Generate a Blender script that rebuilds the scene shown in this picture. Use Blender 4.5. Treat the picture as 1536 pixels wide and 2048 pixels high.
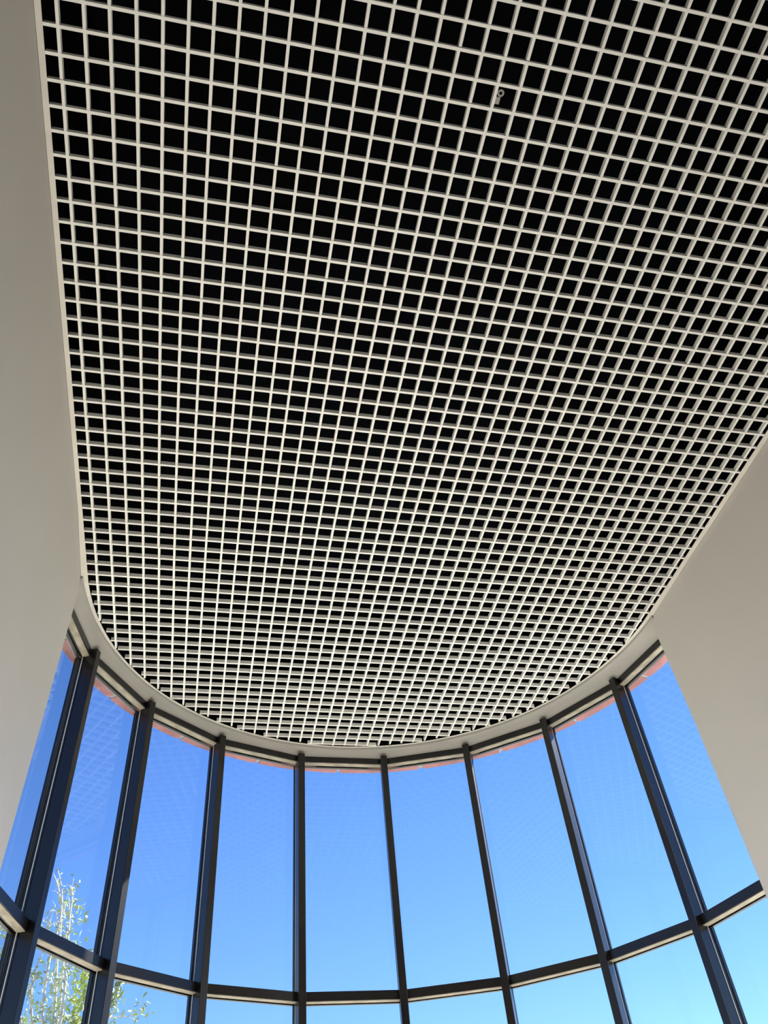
import bpy, bmesh, math, random
from mathutils import Vector, Matrix
random.seed(7)
for o in list(bpy.data.objects):
    bpy.data.objects.remove(o)
scene = bpy.context.scene
COL = scene.collection
R_ = math.radians

# ------------------------------------------------------------------ camera
# the plan is laid out in ceiling-grid cells (1 cell = 0.1 m); W() turns cells into metres
S = 0.1
X0 = 19.8
ZC = 5.2                                   # height of the grid above the floor
def W(x, y, z):
    return Vector(((x - X0) * S, y * S, z * S + ZC))
cam_d = bpy.data.cameras.new('camera')
cam = bpy.data.objects.new('camera', cam_d)
COL.objects.link(cam)
right = Vector((0.97827147, -0.19234805, -0.07737671))
down = Vector((0.08756606, 0.72161274, -0.68673666))
fwd = Vector((0.18792848, 0.66503931, 0.72277632))
m = Matrix.Identity(4)
for i in range(3):
    m[i][0] = right[i]; m[i][1] = -down[i]; m[i][2] = -fwd[i]
m.translation = Vector((-1.1423, -0.9599, 1.5013))
cam.matrix_world = m
cam_d.sensor_fit = 'VERTICAL'
cam_d.sensor_height = 36.0
cam_d.sensor_width = 27.0
cam_d.lens = 1594.3 / 2048 * 36.0
cam_d.clip_start = 0.02
cam_d.clip_end = 500
scene.camera = cam

# ------------------------------------------------------------------ light
SUN_EL, SUN_AZ = 42.0, 53.0                # azimuth clockwise from +Y (towards the window)
world = bpy.data.worlds.new('sky')
scene.world = world
world.use_nodes = True
nt = world.node_tree
nt.nodes.clear()
sky = nt.nodes.new('ShaderNodeTexSky')
sky.sky_type = 'NISHITA'
sky.sun_disc = False
sky.sun_elevation = R_(SUN_EL)
sky.sun_rotation = R_(SUN_AZ)
sky.altitude = 1200
sky.air_density = 1.15
sky.dust_density = 0.0
sky.ozone_density = 3.2
hs = nt.nodes.new('ShaderNodeHueSaturation')
hs.inputs['Saturation'].default_value = 1.2
hs.inputs['Hue'].default_value = 0.513
bg = nt.nodes.new('ShaderNodeBackground')
bg.inputs['Strength'].default_value = 0.152
wo = nt.nodes.new('ShaderNodeOutputWorld')
nt.links.new(sky.outputs[0], hs.inputs['Color'])
nt.links.new(hs.outputs[0], bg.inputs['Color'])
nt.links.new(bg.outputs[0], wo.inputs['Surface'])
sun_d = bpy.data.lights.new('sun', 'SUN')
sun_d.energy = 30.0
sun_d.color = (1.0, 0.93, 0.82)
sun_d.angle = R_(0.53)
sun = bpy.data.objects.new('sun', sun_d)
COL.objects.link(sun)
sd = Vector((math.sin(R_(SUN_AZ)) * math.cos(R_(SUN_EL)), math.cos(R_(SUN_AZ)) * math.cos(R_(SUN_EL)), math.sin(R_(SUN_EL))))
sun.rotation_euler = sd.to_track_quat('Z', 'Y').to_euler()
sun.location = sd * 30
scene.view_settings.view_transform = 'Standard'
scene.view_settings.look = 'None'
scene.view_settings.gamma = 1.0
scene.view_settings.use_curve_mapping = False
scene.view_settings.exposure = 0.58

# ------------------------------------------------------------------ materials
MATS = {}
def mat(name, col, rough=0.6, metal=0.0, var=0.0, vscale=3.0, bump=0.0, bscale=40.0, spec=0.5, stretch=(1, 1, 1), col2=None):
    mt = bpy.data.materials.new(name)
    mt.use_nodes = True
    n, l = mt.node_tree.nodes, mt.node_tree.links
    b = n['Principled BSDF']
    b.inputs['Roughness'].default_value = rough
    b.inputs['Metallic'].default_value = metal
    b.inputs['Specular IOR Level'].default_value = spec
    tc = n.new('ShaderNodeTexCoord')
    mp = n.new('ShaderNodeMapping')
    mp.inputs['Scale'].default_value = stretch
    l.new(tc.outputs['Object'], mp.inputs['Vector'])
    if var > 0 or col2:
        no = n.new('ShaderNodeTexNoise')
        no.inputs['Scale'].default_value = vscale
        no.inputs['Detail'].default_value = 5
        l.new(mp.outputs[0], no.inputs['Vector'])
        rp = n.new('ShaderNodeValToRGB')
        rp.color_ramp.elements[0].position = 0.35
        rp.color_ramp.elements[1].position = 0.65
        c2 = col2 if col2 else tuple(c * (1 - var) for c in col)
        rp.color_ramp.elements[0].color = (*c2, 1)
        rp.color_ramp.elements[1].color = (*col, 1)
        l.new(no.outputs['Fac'], rp.inputs[0])
        l.new(rp.outputs[0], b.inputs['Base Color'])
    else:
        b.inputs['Base Color'].default_value = (*col, 1)
    if bump > 0:
        nb = n.new('ShaderNodeTexNoise')
        nb.inputs['Scale'].default_value = bscale
        nb.inputs['Detail'].default_value = 4
        l.new(mp.outputs[0], nb.inputs['Vector'])
        bp = n.new('ShaderNodeBump')
        bp.inputs['Strength'].default_value = bump
        bp.inputs['Distance'].default_value = 0.004
        l.new(nb.outputs['Fac'], bp.inputs['Height'])
        l.new(bp.outputs[0], b.inputs['Normal'])
    MATS[name] = mt
    return mt

def glass_mat(name, tint):
    mt = bpy.data.materials.new(name)
    mt.use_nodes = True
    n, l = mt.node_tree.nodes, mt.node_tree.links
    n.clear()
    out = n.new('ShaderNodeOutputMaterial')
    mix = n.new('ShaderNodeMixShader')
    tr = n.new('ShaderNodeBsdfTransparent')
    tr.inputs[0].default_value = (*tint, 1)
    gl = n.new('ShaderNodeBsdfGlossy')
    gl.inputs['Roughness'].default_value = 0.004
    fr = n.new('ShaderNodeFresnel')
    ge = n.new('ShaderNodeNewGeometry')        # same reflectance entering and leaving the thin pane
    mr = n.new('ShaderNodeMapRange')
    mr.inputs['To Min'].default_value = 1.31
    mr.inputs['To Max'].default_value = 1 / 1.31
    l.new(ge.outputs['Backfacing'], mr.inputs['Value'])
    l.new(mr.outputs[0], fr.inputs['IOR'])
    l.new(fr.outputs[0], mix.inputs[0])
    l.new(tr.outputs[0], mix.inputs[1])
    l.new(gl.outputs[0], mix.inputs[2])
    l.new(mix.outputs[0], out.inputs['Surface'])
    MATS[name] = mt
    return mt

mat('wall_paint', (0.55, 0.515, 0.49), 0.55, var=0.05, vscale=0.8, bump=0.05, bscale=60, spec=0.3)
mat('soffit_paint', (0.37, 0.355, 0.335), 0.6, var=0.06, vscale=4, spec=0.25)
mat('grid_paint', (0.89, 0.88, 0.85), 0.45, var=0.06, vscale=1.2, spec=0.35)
mat('trim_paint', (0.72, 0.69, 0.64), 0.5, var=0.08, vscale=6, spec=0.3)
mat('plenum_black', (0.0025, 0.003, 0.005), 0.9, spec=0.05, var=0.4, vscale=2)
mat('bronze', (0.008, 0.0065, 0.0075), 0.28, metal=0.0, var=0.25, vscale=5, spec=0.5, stretch=(1, 1, 0.15), bump=0.05, bscale=30)
mat('rubber', (0.012, 0.012, 0.013), 0.7, spec=0.2)
mat('silver_gasket', (0.62, 0.62, 0.62), 0.4, spec=0.5)
mat('lit_underside_beige', (0.42, 0.37, 0.30), 0.6, var=0.35, vscale=9, stretch=(1, 3, 3), spec=0.3)  # light from below on the bronze rail undersides, put into the colour
mat('sealant_grey', (0.35, 0.35, 0.37), 0.7, spec=0.2)
mat('brick_red', (0.50, 0.225, 0.235), 0.85, var=0.25, vscale=8, bump=0.3, bscale=60, spec=0.2)
mat('mortar', (0.45, 0.44, 0.45), 0.9, spec=0.1, var=0.15, vscale=20)
mat('floor_tile', (0.75, 0.665, 0.58), 0.35, var=0.08, vscale=2.0)
mat('pavement', (0.17, 0.17, 0.15), 0.9, var=0.15, vscale=0.7)
mat('back_paint', (0.26, 0.25, 0.24), 0.6, var=0.04)
mat('bark_pale', (0.60, 0.54, 0.50), 0.8, var=0.4, vscale=10, bump=0.3, bscale=25)
mat('leaf_green', (0.42, 0.50, 0.16), 0.45, var=0.55, vscale=1.7, spec=0.6)
mat('galvanised', (0.45, 0.45, 0.44), 0.45, metal=0.6)
glass_mat('tinted_glass', (0.90, 0.945, 0.97))
glass_mat('clear_glass', (0.97, 0.98, 0.975))

# ------------------------------------------------------------------ helpers
def mesh(name, verts, faces, material, smooth=False):
    me = bpy.data.meshes.new(name)
    me.from_pydata([tuple(v) for v in verts], [], faces)
    me.update()
    bm = bmesh.new(); bm.from_mesh(me)
    bmesh.ops.recalc_face_normals(bm, faces=bm.faces)
    bm.to_mesh(me); bm.free()
    if material:
        me.materials.append(MATS[material])
    if smooth:
        for p in me.polygons:
            p.use_smooth = True
    return me
def add(name, me, parent=None, loc=None, rotz=0.0, scale=None):
    o = bpy.data.objects.new(name, me)
    COL.objects.link(o)
    if loc is not None: o.location = loc
    o.rotation_euler = (0, 0, rotz)
    if scale: o.scale = scale
    if parent: o.parent = parent
    return o
def tag(o, label=None, cat=None, group=None, kind=None):
    if label: o['label'] = label
    if cat: o['category'] = cat
    if group: o['group'] = group
    if kind: o['kind'] = kind
    return o
BF = [(0, 1, 2, 3), (4, 7, 6, 5), (0, 4, 5, 1), (1, 5, 6, 2), (2, 6, 7, 3), (3, 7, 4, 0)]
def boxv(x0, x1, y0, y1, z0, z1, k=S):
    return [Vector(p) * k for p in ((x0, y0, z0), (x1, y0, z0), (x1, y1, z0), (x0, y1, z0), (x0, y0, z1), (x1, y0, z1), (x1, y1, z1), (x0, y1, z1))]
def boxes_mesh(name, lst, material):
    V, F = [], []
    for b in lst:
        n = len(V)
        V += boxv(*b)
        F += [tuple(i + n for i in f) for f in BF]
    return mesh(name, V, F, material)
def prism(name, poly, z0, z1, material, poly_top=None):
    n = len(poly)
    pt = poly_top or poly
    V = [W(x, y, z0) for x, y in poly] + [W(x, y, z1) for x, y in pt]
    F = [tuple(range(n))[::-1], tuple(range(n, 2 * n))] + [(i, (i + 1) % n, n + (i + 1) % n, n + i) for i in range(n)]
    return mesh(name, V, F, material)
def tube(V, F, pts, rads, sides=6):
    rings = []
    for i, p in enumerate(pts):
        a = pts[max(0, i - 1)]; b = pts[min(len(pts) - 1, i + 1)]
        d = (b - a)
        d = d.normalized() if d.length > 1e-9 else Vector((0, 0, 1))
        u = d.orthogonal().normalized(); v = d.cross(u)
        base = len(V)
        for k in range(sides):
            an = 2 * math.pi * k / sides
            V.append(p + (u * math.cos(an) + v * math.sin(an)) * rads[i])
        rings.append(base)
    for i in range(len(rings) - 1):
        for k in range(sides):
            F.append((rings[i] + k, rings[i] + (k + 1) % sides, rings[i + 1] + (k + 1) % sides, rings[i + 1] + k))
    F.append(tuple(rings[0] + k for k in range(sides))[::-1])
    F.append(tuple(rings[-1] + k for k in range(sides)))

# ------------------------------------------------------------------ plan geometry (cells)
ZF = -52.0                                 # floor
EX, EY, EA, EB = 19.79, 32.62, 20.36, 20.28   # end of the grid: half ellipse (nearly a semicircle)
XL, XR = -0.57, 40.15                      # inner edges of the edge trim along the walls
YB = -20.0                                 # back end of the open-cell ceiling
YBACK = -46.0
WCX, WCY, WR = 20.041, 31.994, 21.626      # circle through the inner faces of the mullions
STEP = math.radians(20 * 0.972); OFF = -0.005
def ang(k): return (k - 4.5) * STEP + OFF  # mullions 1..8, 0 and 9 inside the walls
def vert(k):
    a = ang(k)
    return (WCX + WR * math.sin(a), WCY + WR * math.cos(a))
def lip(th):                               # width of the edge trim: wider where it meets the walls
    return 0.15 + 0.15 * max(0.0, 1 - (90 - abs(math.degrees(th))) / 25.0)
def ell(th, da=0.0):
    return (EX + (EA + da) * math.sin(th), EY + (EB + da) * math.cos(th))

# ------------------------------------------------------------------ setting: floor, walls, plenum
arc = [ell(math.radians(88 - i * 4), 2.4) for i in range(45)]
fl = prism('floor', [(-0.85, YBACK), (40.5, YBACK), (40.5, 33)] + arc + [(-0.85, 33)], ZF - 1.0, ZF, 'floor_tile')
tag(add('floor', fl), 'pale polished floor of the tall bay', kind='structure')
g = 700
gr = mesh('ground', [W(-g, -g, ZF - 1.2), W(g, -g, ZF - 1.2), W(g, g, ZF - 1.2), W(-g, g, ZF - 1.2), W(-g, -g, ZF - 4), W(g, -g, ZF - 4), W(g, g, ZF - 4), W(-g, g, ZF - 4)], BF, 'pavement')
tag(add('ground', gr), 'sunlit pale pavement outside the glazed bay', kind='structure')
def wall(name, sgn, label):
    if sgn < 0:
        xa, xb, xo, xo2, sl, yt = -0.85, -1.05, -1.55, -4.4, 0.05, 33.25
    else:
        xa, xb, xo, xo2, sl, yt = 40.5, 40.6, 41.1, 44.4, 0.033, 33.15
    secs = [(ZF, yt - 22 * sl), (-22.0, yt - 22 * sl), (0.0, yt)]
    V, F = [], []
    for z, ye in secs:
        V += [W(x, y, z) for x, y in ((xa, YBACK), (xa, 26.2), (xb, ye), (xo, 33.5), (xo2, 33.5), (xo2, YBACK))]
    n = 6
    for s in range(2):
        F += [(s * n + i, s * n + (i + 1) % n, (s + 1) * n + (i + 1) % n, (s + 1) * n + i) for i in range(n)]
    F += [tuple(range(n)), tuple(range(2 * n, 3 * n))]
    return tag(add(name, mesh(name, V, F, 'wall_paint')), label, kind='structure')
wall('wall_left', -1, 'tall beige plaster wall to the left of the bay')
wall('wall_right', 1, 'tall beige plaster wall to the right of the bay')
bw = tag(add('wall_back', prism('wall_back', [(-4.4, YBACK - 3), (44.4, YBACK - 3), (44.4, YBACK), (-4.4, YBACK)], -30, 10, 'back_paint')), 'plain wall above the added glazing behind the viewer', kind='structure')
for xa_, xb_ in ((-4.4, 1.0), (39.0, 44.4)):
    add('pier', prism('pier', [(xa_, YBACK - 3), (xb_, YBACK - 3), (xb_, YBACK), (xa_, YBACK)], ZF, -30, 'back_paint'), bw)
w2 = tag(add('added_window', None, None, W(20, YBACK - 1.5, ZF)), 'wide clear glazing added behind the viewer to light the back of the room', kind='structure')  # unseen glazing, added to let daylight into the back of the room
for i in range(6):
    xm_ = 1.0 + 38.0 * i / 5
    add('mullion', boxes_mesh('mullion', [(-0.3, 0.3, -0.6, 0.6, 0, 22)], 'bronze'), w2, W(xm_, YBACK - 1.5, ZF) - w2.location)
for z_ in (0.4, 21.6):
    add('rail', boxes_mesh('rail', [(-19, 19, -0.5, 0.5, -0.3, 0.3)], 'bronze'), w2, W(20, YBACK - 1.5, ZF + z_) - w2.location)
for i in range(5):
    for za_, zb_ in ((0.7, 21.3),):
        add('pane', boxes_mesh('pane', [(-3.5, 3.5, -0.03, 0.03, za_, zb_)], 'clear_glass'), w2, W(4.8 + 7.6 * i, YBACK - 1.5, ZF) - w2.location)
tag(add('ceiling', prism('ceiling', [(-0.85, YBACK), (40.5, YBACK), (40.5, YB), (-0.85, YB)], 0, 1.0, 'back_paint')), 'plain plaster ceiling behind the open grid', kind='structure')
# black void above the grid
PZ = 11.0
def liner(name, poly, z0, z1):
    return tag(add(name, prism(name, poly, z0, z1, 'plenum_black')), 'black painted lining of the void above the grid', kind='structure')
liner('wall_void_left', [(-4.4, YB), (XL - 0.06, YB), (XL - 0.06, EY), (-4.4, EY)], 0.02, PZ)
liner('wall_void_right', [(XR + 0.06, YB), (44.4, YB), (44.4, EY), (XR + 0.06, EY)], 0.02, PZ)
liner('wall_void_back', [(-4.4, YB - 1), (44.4, YB - 1), (44.4, YB), (-4.4, YB)], 1.0, PZ)
th = [math.radians(-90 + 180 * i / 60) for i in range(61)]
ring = [ell(t, 0.06) for t in th] + [ell(t, 0.9) for t in reversed(th)]
liner('wall_void_front', ring, 0.02, PZ)
roofpoly = [(-4.6, YBACK - 3), (44.6, YBACK - 3), (44.6, 32.5)] + [(WCX + 24.4 * math.sin(t), WCY + 24.4 * math.cos(t)) for t in [math.radians(88 - 4 * i) for i in range(45)]] + [(-4.6, 32.5)]
tag(add('ceiling_void', prism('ceiling_void', roofpoly, PZ, PZ + 2, 'plenum_black')), 'black deck of the void far above the grid', kind='structure')

# curved plaster soffit between the grid and the window head
NS = 8
def poly_hit(th, dep):
    # ray from the ellipse centre at angle th meets the head-rail polygon (inner polygon moved out by dep)
    dx, dy = math.sin(th), math.cos(th)
    best = None
    for k in range(0, 9):
        am = (ang(k) + ang(k + 1)) / 2
        nx, ny = math.sin(am), math.cos(am)
        d = WR * math.cos(STEP / 2) + dep
        den = dx * nx + dy * ny
        if den <= 1e-6: continue
        t = (d - ((EX - WCX) * nx + (EY - WCY) * ny)) / den
        if best is None or t < best: best = t
    return (EX + dx * best, EY + dy * best)
prof = [(0.0, 0.0), (0.0, -0.20), (0.03, -0.25), (0.09, -0.25), (0.11, -0.21)]
for i in range(NS + 1):
    q = math.pi / 2 * i / NS
    prof.append((0.115 + 0.855 * math.sin(q) ** 0.75, -0.21 - 0.34 * (1 - math.cos(q))))
prof += [(0.975, -0.57), (1.0, -0.57), (1.0, -0.60)]
ths = []
for i in range(0, 353):
    ths.append(math.radians(-90 + i * 180 / 352))
V, F = [], []
for t in ths:
    p0 = ell(t, lip(t)); p1 = poly_hit(t, 0.5)
    for s, z in prof:
        V.append(W(p0[0] + (p1[0] - p0[0]) * s, p0[1] + (p1[1] - p0[1]) * s, z))
    V.append(W(p1[0], p1[1], 0.3)); V.append(W(p0[0], p0[1], 0.3))
n = len(prof) + 2
for i in range(len(ths) - 1):
    for j in range(n):
        F.append((i * n + j, i * n + (j + 1) % n, (i + 1) * n + (j + 1) % n, (i + 1) * n + j))
F.append(tuple(range(n))); F.append(tuple((len(ths) - 1) * n + j for j in range(n)))
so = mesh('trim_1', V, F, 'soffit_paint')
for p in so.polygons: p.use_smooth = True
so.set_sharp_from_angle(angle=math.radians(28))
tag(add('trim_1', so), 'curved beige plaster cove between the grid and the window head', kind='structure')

# ------------------------------------------------------------------ open-cell ceiling grid
grid = add('ceiling_grid', None, None, W(EX, 20, 0))
grid.empty_display_size = 0.2
tag(grid, 'off-white open-cell ceiling grid ending in a half round above the bay', 'ceiling grid')
gl0 = grid.location
BW, BH = 0.13, 0.285
bar_me = boxes_mesh('bar', [(-0.5, 0.5, -BW / 2, BW / 2, 0, BH)], 'grid_paint')
def bar(x0, y0, x1, y1, z=0.0):
    a, b = W(x0, y0, z), W(x1, y1, z)
    d = b - a
    o = add('bar', bar_me, grid, (a + b) / 2 - gl0, math.atan2(d.y, d.x), (d.length / S, 1, 1))
    return o
PY = 1.0126
def colx(c): return c - 0.17 * max(0.0, (c - 28) / 12.0)
def jit(a): return random.uniform(-a, a)
for r in range(-20, 53):
    y = r * PY
    if y < YB + 0.2: continue
    if y <= EY:
        xa, xb = XL - 0.02, XR + 0.02
    else:
        h = math.sqrt(max(0, 1 - ((y - EY) / EB) ** 2)) * EA
        if h < 2: continue
        xa, xb = EX - h + random.uniform(0.0, 0.14), EX + h - random.uniform(0.0, 0.14)
    cut = colx(random.randint(8, 32)) + jit(0.05)
    if not (xa + 2 < cut < xb - 2): cut = (xa + xb) / 2
    y1, y2 = y + jit(0.012), y + jit(0.012)
    bar(xa, y1, cut - 0.012, y1 + jit(0.012), jit(0.008))
    bar(cut + 0.012, y2, xb, y2 + jit(0.012), jit(0.008))
for c in range(0, 41):
    x = colx(c)
    u = (x - EX) / EA
    if abs(u) >= 1: continue
    ye = EY + math.sqrt(1 - u * u) * EB - random.uniform(0.02, 0.15)
    y0 = YB + 0.02
    cuts = [random.randint(-3, 12), random.randint(16, 33)]
    ys = [y0] + [q * PY - 0.09 for q in cuts] + [ye]
    for i in range(3):
        if ys[i + 1] - ys[i] < 0.5: continue
        x1 = x + jit(0.014)
        bar(x1, ys[i] + (0.012 if i else 0), x1 + jit(0.014), ys[i + 1] - (0.012 if i < 2 else 0), 0.012 + jit(0.006))
# edge trim the grid sits in
def edge(name, lst_poly, z0, z1):
    V, F = [], []
    for poly in lst_poly:
        b = len(V); k = len(poly)
        V += [W(x, y, z0) - gl0 for x, y in poly] + [W(x, y, z1) - gl0 for x, y in poly]
        F += [tuple(b + i for i in range(k)), tuple(b + k + i for i in range(k))] + [(b + i, b + (i + 1) % k, b + k + (i + 1) % k, b + k + i) for i in range(k)]
    return add('edge_trim', mesh('edge_trim', V, F, 'trim_paint'), grid)
edge('edge_trim', [[(-0.83, YB), (XL, YB), (XL, EY), (-1.01, EY), (-0.83, 26.2)]], -0.035, 0.0)
edge('edge_trim', [[(XR, YB), (40.48, YB), (40.48, 26.2), (40.57, EY), (XR, EY)]], -0.035, 0.0)
segs = []
NSEG = 118
for i in range(NSEG):
    t0 = math.radians(-90 + 180 * i / NSEG); t1 = math.radians(-90 + 180 * (i + 1) / NSEG)
    t1 -= 0.0009
    segs.append([ell(t0), ell(t1), ell(t1, lip(t1) + 0.005), ell(t0, lip(t0) + 0.005)])
edge('edge_trim', segs, -0.035, 0.0)

# ------------------------------------------------------------------ curved window wall
win = add('window_1', None, None, W(WCX, WCY, ZF))
tag(win, 'tall faceted bay window with dark bronze mullions and tinted panes', kind='structure')
w0 = win.location
ZT, ZB = -0.55, ZF
mull_me = boxes_mesh('mullion', [(-0.28, 0.28, 0, 0.85, ZB - ZF, ZT - ZF)], 'bronze')
stop_me = boxes_mesh('glazing_stop', [(-0.20, 0.20, 0.85, 1.34, 0, ZT - ZF + 0.1)], 'rubber')
gask_me = boxes_mesh('gasket', [(-0.235, 0.235, 1.02, 1.09, 0, ZT - ZF - 0.55)], 'silver_gasket')
cap_me = boxes_mesh('outer_cap', [(-0.27, 0.27, 1.36, 1.62, 0, ZT - ZF + 0.1)], 'bronze')
rib_me = boxes_mesh('stop_rib', [(-0.25, 0.25, 0.90, 0.97, 0, ZT - ZF - 0.55), (-0.25, 0.25, 1.13, 1.2, 0, ZT - ZF - 0.55)], 'bronze')
for k in range(1, 9):
    x, y = vert(k)
    mo = add('mullion', mull_me, win, W(x, y, ZF) - w0, -ang(k))
    for nm, me in (('glazing_stop', stop_me), ('gasket', gask_me), ('stop_rib', rib_me), ('outer_cap', cap_me)):
        add(nm, me, mo)
    bv = mo.modifiers.new('bevel', 'BEVEL'); bv.width = 0.003; bv.segments = 2
L = 2 * WR * math.sin(STEP / 2)
TI = [(-1.10, -19.03), (-19.62, -36.0), (-36.6, -51.0)]
def rail(name, zt, zb):
    return (boxes_mesh(name, [(-L / 2 + 0.2, L / 2 - 0.2, 0.5, 1.2, zb, zt)], 'bronze'),
            boxes_mesh('lit_underside', [(-L / 2 + 0.14, L / 2 - 0.14, 0.57, 1.07, zb - 0.03, zb)], 'lit_underside_beige'),  # thin strip added under the rail to carry the painted bounce light
            boxes_mesh('outer_stop', [(-L / 2 + 0.0, L / 2 - 0.0, 1.27, 1.5, zb - 0.06, zt + 0.05)], 'bronze'))
head = rail('head_rail', -0.4, -1.10)
tr1 = rail('transom', -19.03, -19.62)
tr2 = rail('transom', -36.0, -36.6)
sill = boxes_mesh('sill_rail', [(-L / 2 + 0.2, L / 2 - 0.2, 0.5, 1.5, -52.0, -51.0)], 'bronze')
panes = [boxes_mesh('pane', [(-L / 2 - 0.02, L / 2 + 0.02, 1.2, 1.26, zb + (0 if i < 2 else 0), zt)], 'tinted_glass') for i, (zt, zb) in enumerate(TI)]
seal_me = boxes_mesh('sealant', [(-L / 2 - 0.15, L / 2 + 0.15, 1.5, 1.58, -1.13, -0.6)], 'sealant_grey')
for k in range(0, 9):
    a = (ang(k) + ang(k + 1)) / 2
    xm, ym = WCX + WR * math.cos(STEP / 2) * math.sin(a), WCY + WR * math.cos(STEP / 2) * math.cos(a)
    sc = 1.0
    if k in (0, 8):      # end bays stop against the walls
        sc = 0.93
        sh = (1 - sc) * L / 2 * (1 if k == 0 else -1)
        xm += sh * math.cos(a); ym -= sh * math.sin(a)
    lc = W(xm, ym, 0) - w0
    for nm, (b_, be_, os_) in (('head_rail', head), ('transom', tr1), ('transom', tr2)):
        o = add(nm, b_, win, lc, -a, (sc, 1, 1))
        add('lit_underside', be_, o); add('outer_stop', os_, o)
        if nm == 'head_rail': add('sealant', seal_me, o)
    add('sill_rail', sill, win, lc, -a, (sc, 1, 1))
    for pm in panes:
        add('pane', pm, win, lc, -a, (sc, 1, 1))

# ------------------------------------------------------------------ brick lintel and parapet outside the window head
BCX, BCY = 20.1, 31.75
def arcpoly(r0, r1, a0, a1, n=8):
    p = [(BCX + r1 * math.sin(a0 + (a1 - a0) * i / n), BCY + r1 * math.cos(a0 + (a1 - a0) * i / n)) for i in range(n + 1)]
    q = [(BCX + r0 * math.sin(a0 + (a1 - a0) * i / n), BCY + r0 * math.cos(a0 + (a1 - a0) * i / n)) for i in range(n + 1)]
    return p + q[::-1]
par = add('wall_parapet', prism('wall_parapet', arcpoly(23.0, 23.7, R_(-84), R_(84), 60), 1.6, PZ, 'brick_red'))
tag(par, 'curved red brick parapet above the window head outside', kind='structure')
mo = add('mortar', prism('mortar', arcpoly(23.0, 23.68, R_(-84), R_(84), 60), -1.05, 1.6, 'mortar'), par)
joints = [-84, -74.2, -55.6, -36.9, -18.8, -0.8, 17.4, 35.5, 53.4, 72.2, 84]
for i in range(len(joints) - 1):
    a0, a1 = R_(joints[i] + 0.4), R_(joints[i + 1] - 0.4)
    rr = random.uniform(-0.03, 0.03)
    bk = add('brick', prism('brick', arcpoly(22.95, 23.80 + rr, a0, a1, 8), -1.12 + rr * 0.5, 1.55, 'brick_red'), par)

# ------------------------------------------------------------------ small things in the void above the grid
br = add('hanger_bracket', None, None, W(18.84, -0.12, 2.2))
tag(br, 'small grey metal bracket with a hole hanging in the dark void above the grid', 'bracket')
V, F = [], []
nseg = 14
for ring_r in (0.075, 0.16):
    for z in (-0.02, 0.02):
        for i in range(nseg):
            a = 2 * math.pi * i / nseg
            V.append(Vector((ring_r * math.cos(a), ring_r * math.sin(a), z)) * S)
for i in range(nseg):
    j = (i + 1) % nseg
    a0, b0, a1, b1 = i, nseg + i, 2 * nseg + i, 3 * nseg + i
    a0j, b0j, a1j, b1j = j, nseg + j, 2 * nseg + j, 3 * nseg + j
    F += [(a0, a0j, a1j, a1), (b0, b1, b1j, b0j), (a0, b0, b0j, a0j), (a1, a1j, b1j, b1)]
add('eyelet', mesh('eyelet', V, F, 'galvanised'), br, (-0.004, -0.006, 0))
add('tab', boxes_mesh('tab', [(-0.15, 0.06, 0.12, 0.42, -0.02, 0.03)], 'galvanised'), br, (-0.006, 0, 0))
V, F = [], []
tube(V, F, [Vector((0, 0, 0)), Vector((0.002, 0.003, 0.4)), Vector((0, 0, 0.87))], [0.0012] * 3, 6)
add('hanger_wire', mesh('hanger_wire', V, F, 'rubber'), br)

# ------------------------------------------------------------------ tree outside, seen through the left panes
tree = add('tree', None, None, Vector((-2.9, 11.5, 0)))
tag(tree, 'pale-barked tree with sparse green leaves outside the left panes', 'tree')
t0 = tree.location
rt = random.Random(21)
leaf_pts = []
def smooth_path(pts, sub=4):
    out = []
    for i in range(len(pts) - 1):
        p0 = pts[max(0, i - 1)]; p1 = pts[i]; p2 = pts[i + 1]; p3 = pts[min(len(pts) - 1, i + 2)]
        for s in range(sub):
            t = s / sub
            out.append(0.5 * ((2 * p1) + (p2 - p0) * t + (2 * p0 - 5 * p1 + 4 * p2 - p3) * t * t + (3 * p1 - p0 - 3 * p2 + p3) * t ** 3))
    out.append(pts[-1])
    return out
def branch(pts, r0, r1, leaves=0.0, lstart=0.2, buf=None):
    TV, TF = buf
    P = smooth_path([Vector(p) for p in pts])
    n = len(P)
    tube(TV, TF, P, [r0 + (r1 - r0) * i / (n - 1) for i in range(n)], 6)
    for i in range(n - 1):
        if i / n >= lstart:
            ln = (P[i + 1] - P[i]).length
            for _ in range(int(leaves * ln * 60 + rt.random())):
                leaf_pts.append(P[i].lerp(P[i + 1], rt.random()))
    return P
Y = 11.5
tb = ([], [])
branch([(-2.75, Y, -0.1), (-2.72, Y, 1.6), (-2.78, Y + .05, 3.2), (-2.80, Y, 4.4)], 0.11, 0.05, buf=tb)
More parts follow.
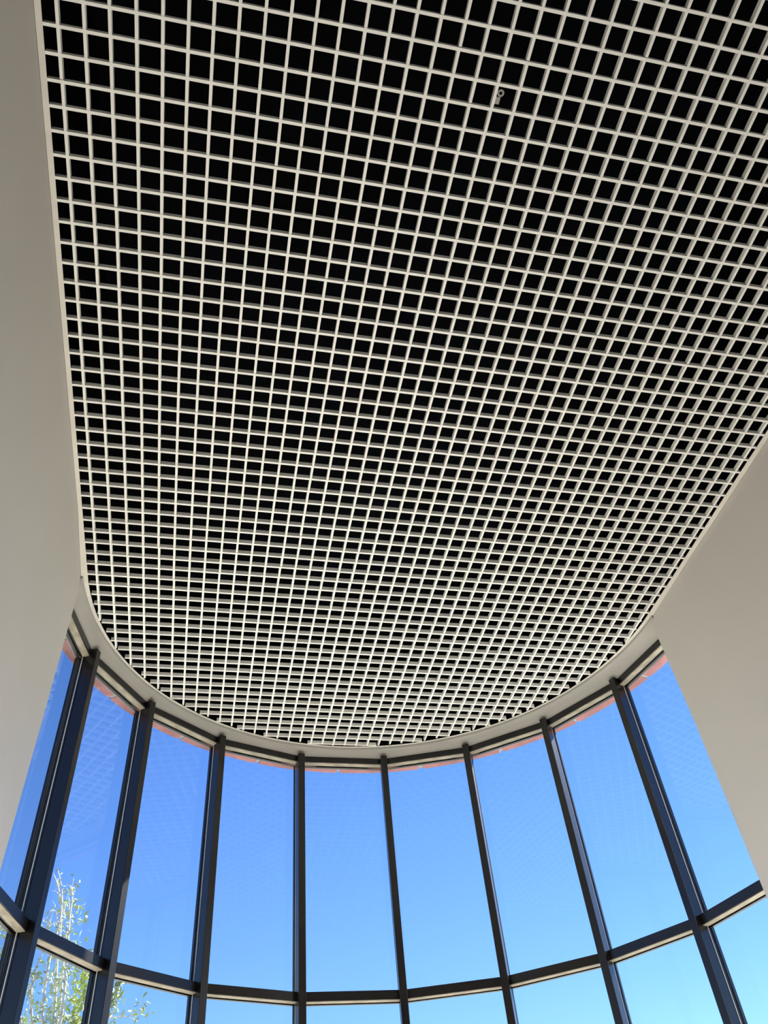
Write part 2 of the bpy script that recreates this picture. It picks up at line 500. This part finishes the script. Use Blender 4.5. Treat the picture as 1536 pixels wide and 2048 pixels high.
mains = [
    ([(-2.80, Y, 4.3), (-2.84, Y + .1, 4.9), (-2.93, Y + .1, 5.5), (-2.98, Y, 6.05), (-3.10, Y, 6.45), (-3.20, Y - .1, 6.62)], 0.026, 0.004, 0.25),
    ([(-2.80, Y, 4.3), (-2.95, Y - .1, 4.8), (-2.99, Y - .2, 5.4), (-2.96, Y - .2, 5.95), (-3.02, Y - .2, 6.35), (-3.12, Y - .3, 6.60)], 0.024, 0.004, 0.2),
    ([(-2.78, Y, 4.2), (-2.80, Y + .2, 5.0), (-2.88, Y + .3, 5.6), (-2.90, Y + .3, 6.1), (-2.98, Y + .3, 6.44)], 0.022, 0.004, 0.5),
    ([(-2.76, Y, 4.0), (-2.70, Y - .2, 4.8), (-2.78, Y - .2, 5.5), (-2.84, Y - .2, 6.0), (-2.86, Y - .2, 6.25), (-2.90, Y - .2, 6.40)], 0.02, 0.004, 0.35),
    ([(-2.77, Y, 3.8), (-3.00, Y + .1, 4.5), (-3.15, Y + .1, 5.0), (-3.20, Y + .1, 5.35), (-3.12, Y + .1, 5.75), (-3.14, Y, 6.15)], 0.026, 0.005, 0.25),
    ([(-2.77, Y, 3.8), (-3.05, Y - .2, 4.4), (-3.24, Y - .2, 4.9), (-3.30, Y - .2, 5.3)], 0.024, 0.005, 0.6),
    ([(-2.76, Y, 3.9), (-2.60, Y + .1, 4.5), (-2.52, Y + .1, 5.0), (-2.55, Y + .1, 5.5)], 0.02, 0.004, 1.3),
    ([(-2.76, Y, 3.7), (-2.48, Y - .1, 4.3), (-2.34, Y - .1, 4.8), (-2.30, Y - .1, 5.25)], 0.02, 0.004, 1.3),
    ([(-2.75, Y, 3.6), (-2.35, Y - .2, 4.3), (-2.16, Y - .2, 4.75), (-2.08, Y - .2, 5.12)], 0.018, 0.003, 1.6),
    ([(-2.55, Y, 4.35), (-2.25, Y - .2, 4.66), (-1.95, Y - .3, 4.72), (-1.74, Y - .3, 4.66)], 0.011, 0.003, 0.12),
    ([(-2.0, Y - .3, 4.72), (-1.86, Y - .3, 4.82), (-1.78, Y - .3, 4.9)], 0.005, 0.002, 0.8),
    ([(-1.90, Y - .3, 4.71), (-1.72, Y - .3, 4.79), (-1.66, Y - .3, 4.86)], 0.005, 0.002, 1.0),
    ([(-2.9, Y + .2, 3.6), (-3.4, Y + .3, 4.6), (-3.62, Y + .3, 5.3), (-3.70, Y + .3, 5.85)], 0.02, 0.003, 0.9),
]
paths = []
for pts, a, b, lv in mains:
    buf = ([], [])
    paths.append((branch(pts, a, b, lv, 0.35, buf), lv, buf))
for P, lv, buf in paths[:9] + paths[12:]:
    for _ in range(11):
        i = rt.randint(int(len(P) * 0.15), len(P) - 2)
        p = P[i]
        hgt = p.z
        dx, dy = rt.uniform(-0.17, 0.17), rt.uniform(-0.15, 0.15)
        up = rt.uniform(0.12, 0.42)
        droop = rt.uniform(-0.02, 0.10)
        q = p + Vector((dx * 0.6, dy * 0.6, up * 0.7))
        e = p + Vector((dx * 1.3, dy * 1.3, up - droop))
        lim = 6.5 if hgt > 5.6 else 6.2
        if e.z > lim: continue
        ll = lv * (1.8 if hgt < 5.5 else 0.7)
        branch([p, q, e], 0.006, 0.0022, ll, 0.2, buf)
for cx_, cz_, rad_, cnt in ((-2.94, 6.14, 0.09, 22), (-2.74, 6.09, 0.09, 22), (-2.90, 5.88, 0.10, 20), (-2.98, 5.75, 0.09, 14), (-2.66, 5.95, 0.06, 8),
                            (-3.68, 5.75, 0.09, 22), (-3.66, 5.5, 0.1, 16), (-2.55, 5.0, 0.22, 110), (-2.72, 4.75, 0.25, 150), (-2.95, 4.85, 0.2, 80), (-3.0, 5.3, 0.16, 40), (-2.75, 5.3, 0.16, 50), (-2.3, 5.0, 0.16, 50), (-2.12, 4.95, 0.12, 60), (-2.5, 5.35, 0.14, 40), (-1.69, 4.86, 0.05, 10), (-1.80, 4.83, 0.05, 8)):
    for _ in range(cnt):
        leaf_pts.append(Vector((rt.gauss(cx_, rad_ * 0.6), Y + rt.gauss(0, 0.2), rt.gauss(cz_, rad_ * 0.7))))
add('trunk', mesh('trunk', [v - t0 for v in tb[0]], tb[1], 'bark_pale', True), tree)
for P, lv, buf in paths:
    add('branch', mesh('branch', [v - t0 for v in buf[0]], buf[1], 'bark_pale', True), tree)
LV, LF = [], []
for p in leaf_pts:
    c = p + Vector((rt.uniform(-.05, .05), rt.uniform(-.05, .05), rt.uniform(-.05, .05))) - t0
    ln = rt.uniform(0.030, 0.055); wd = ln * rt.uniform(0.28, 0.42)
    d = Vector((rt.gauss(0, 1), rt.gauss(0, 1), rt.gauss(-0.3, 0.8))).normalized()
    u = d.cross(Vector((rt.gauss(0, 1), rt.gauss(0, 1), rt.gauss(0, 1)))).normalized()
    v = d.cross(u)
    b = len(LV)
    LV += [c - d * ln, c + u * wd + v * wd * 0.3, c + d * ln, c - u * wd + v * wd * 0.3, c - d * ln * 0.1]
    LF += [(b, b + 1, b + 4), (b + 1, b + 2, b + 4), (b + 2, b + 3, b + 4), (b + 3, b, b + 4)]
lf = mesh('foliage', LV, LF, 'leaf_green')
tag(add('foliage', lf, tree), kind='stuff')
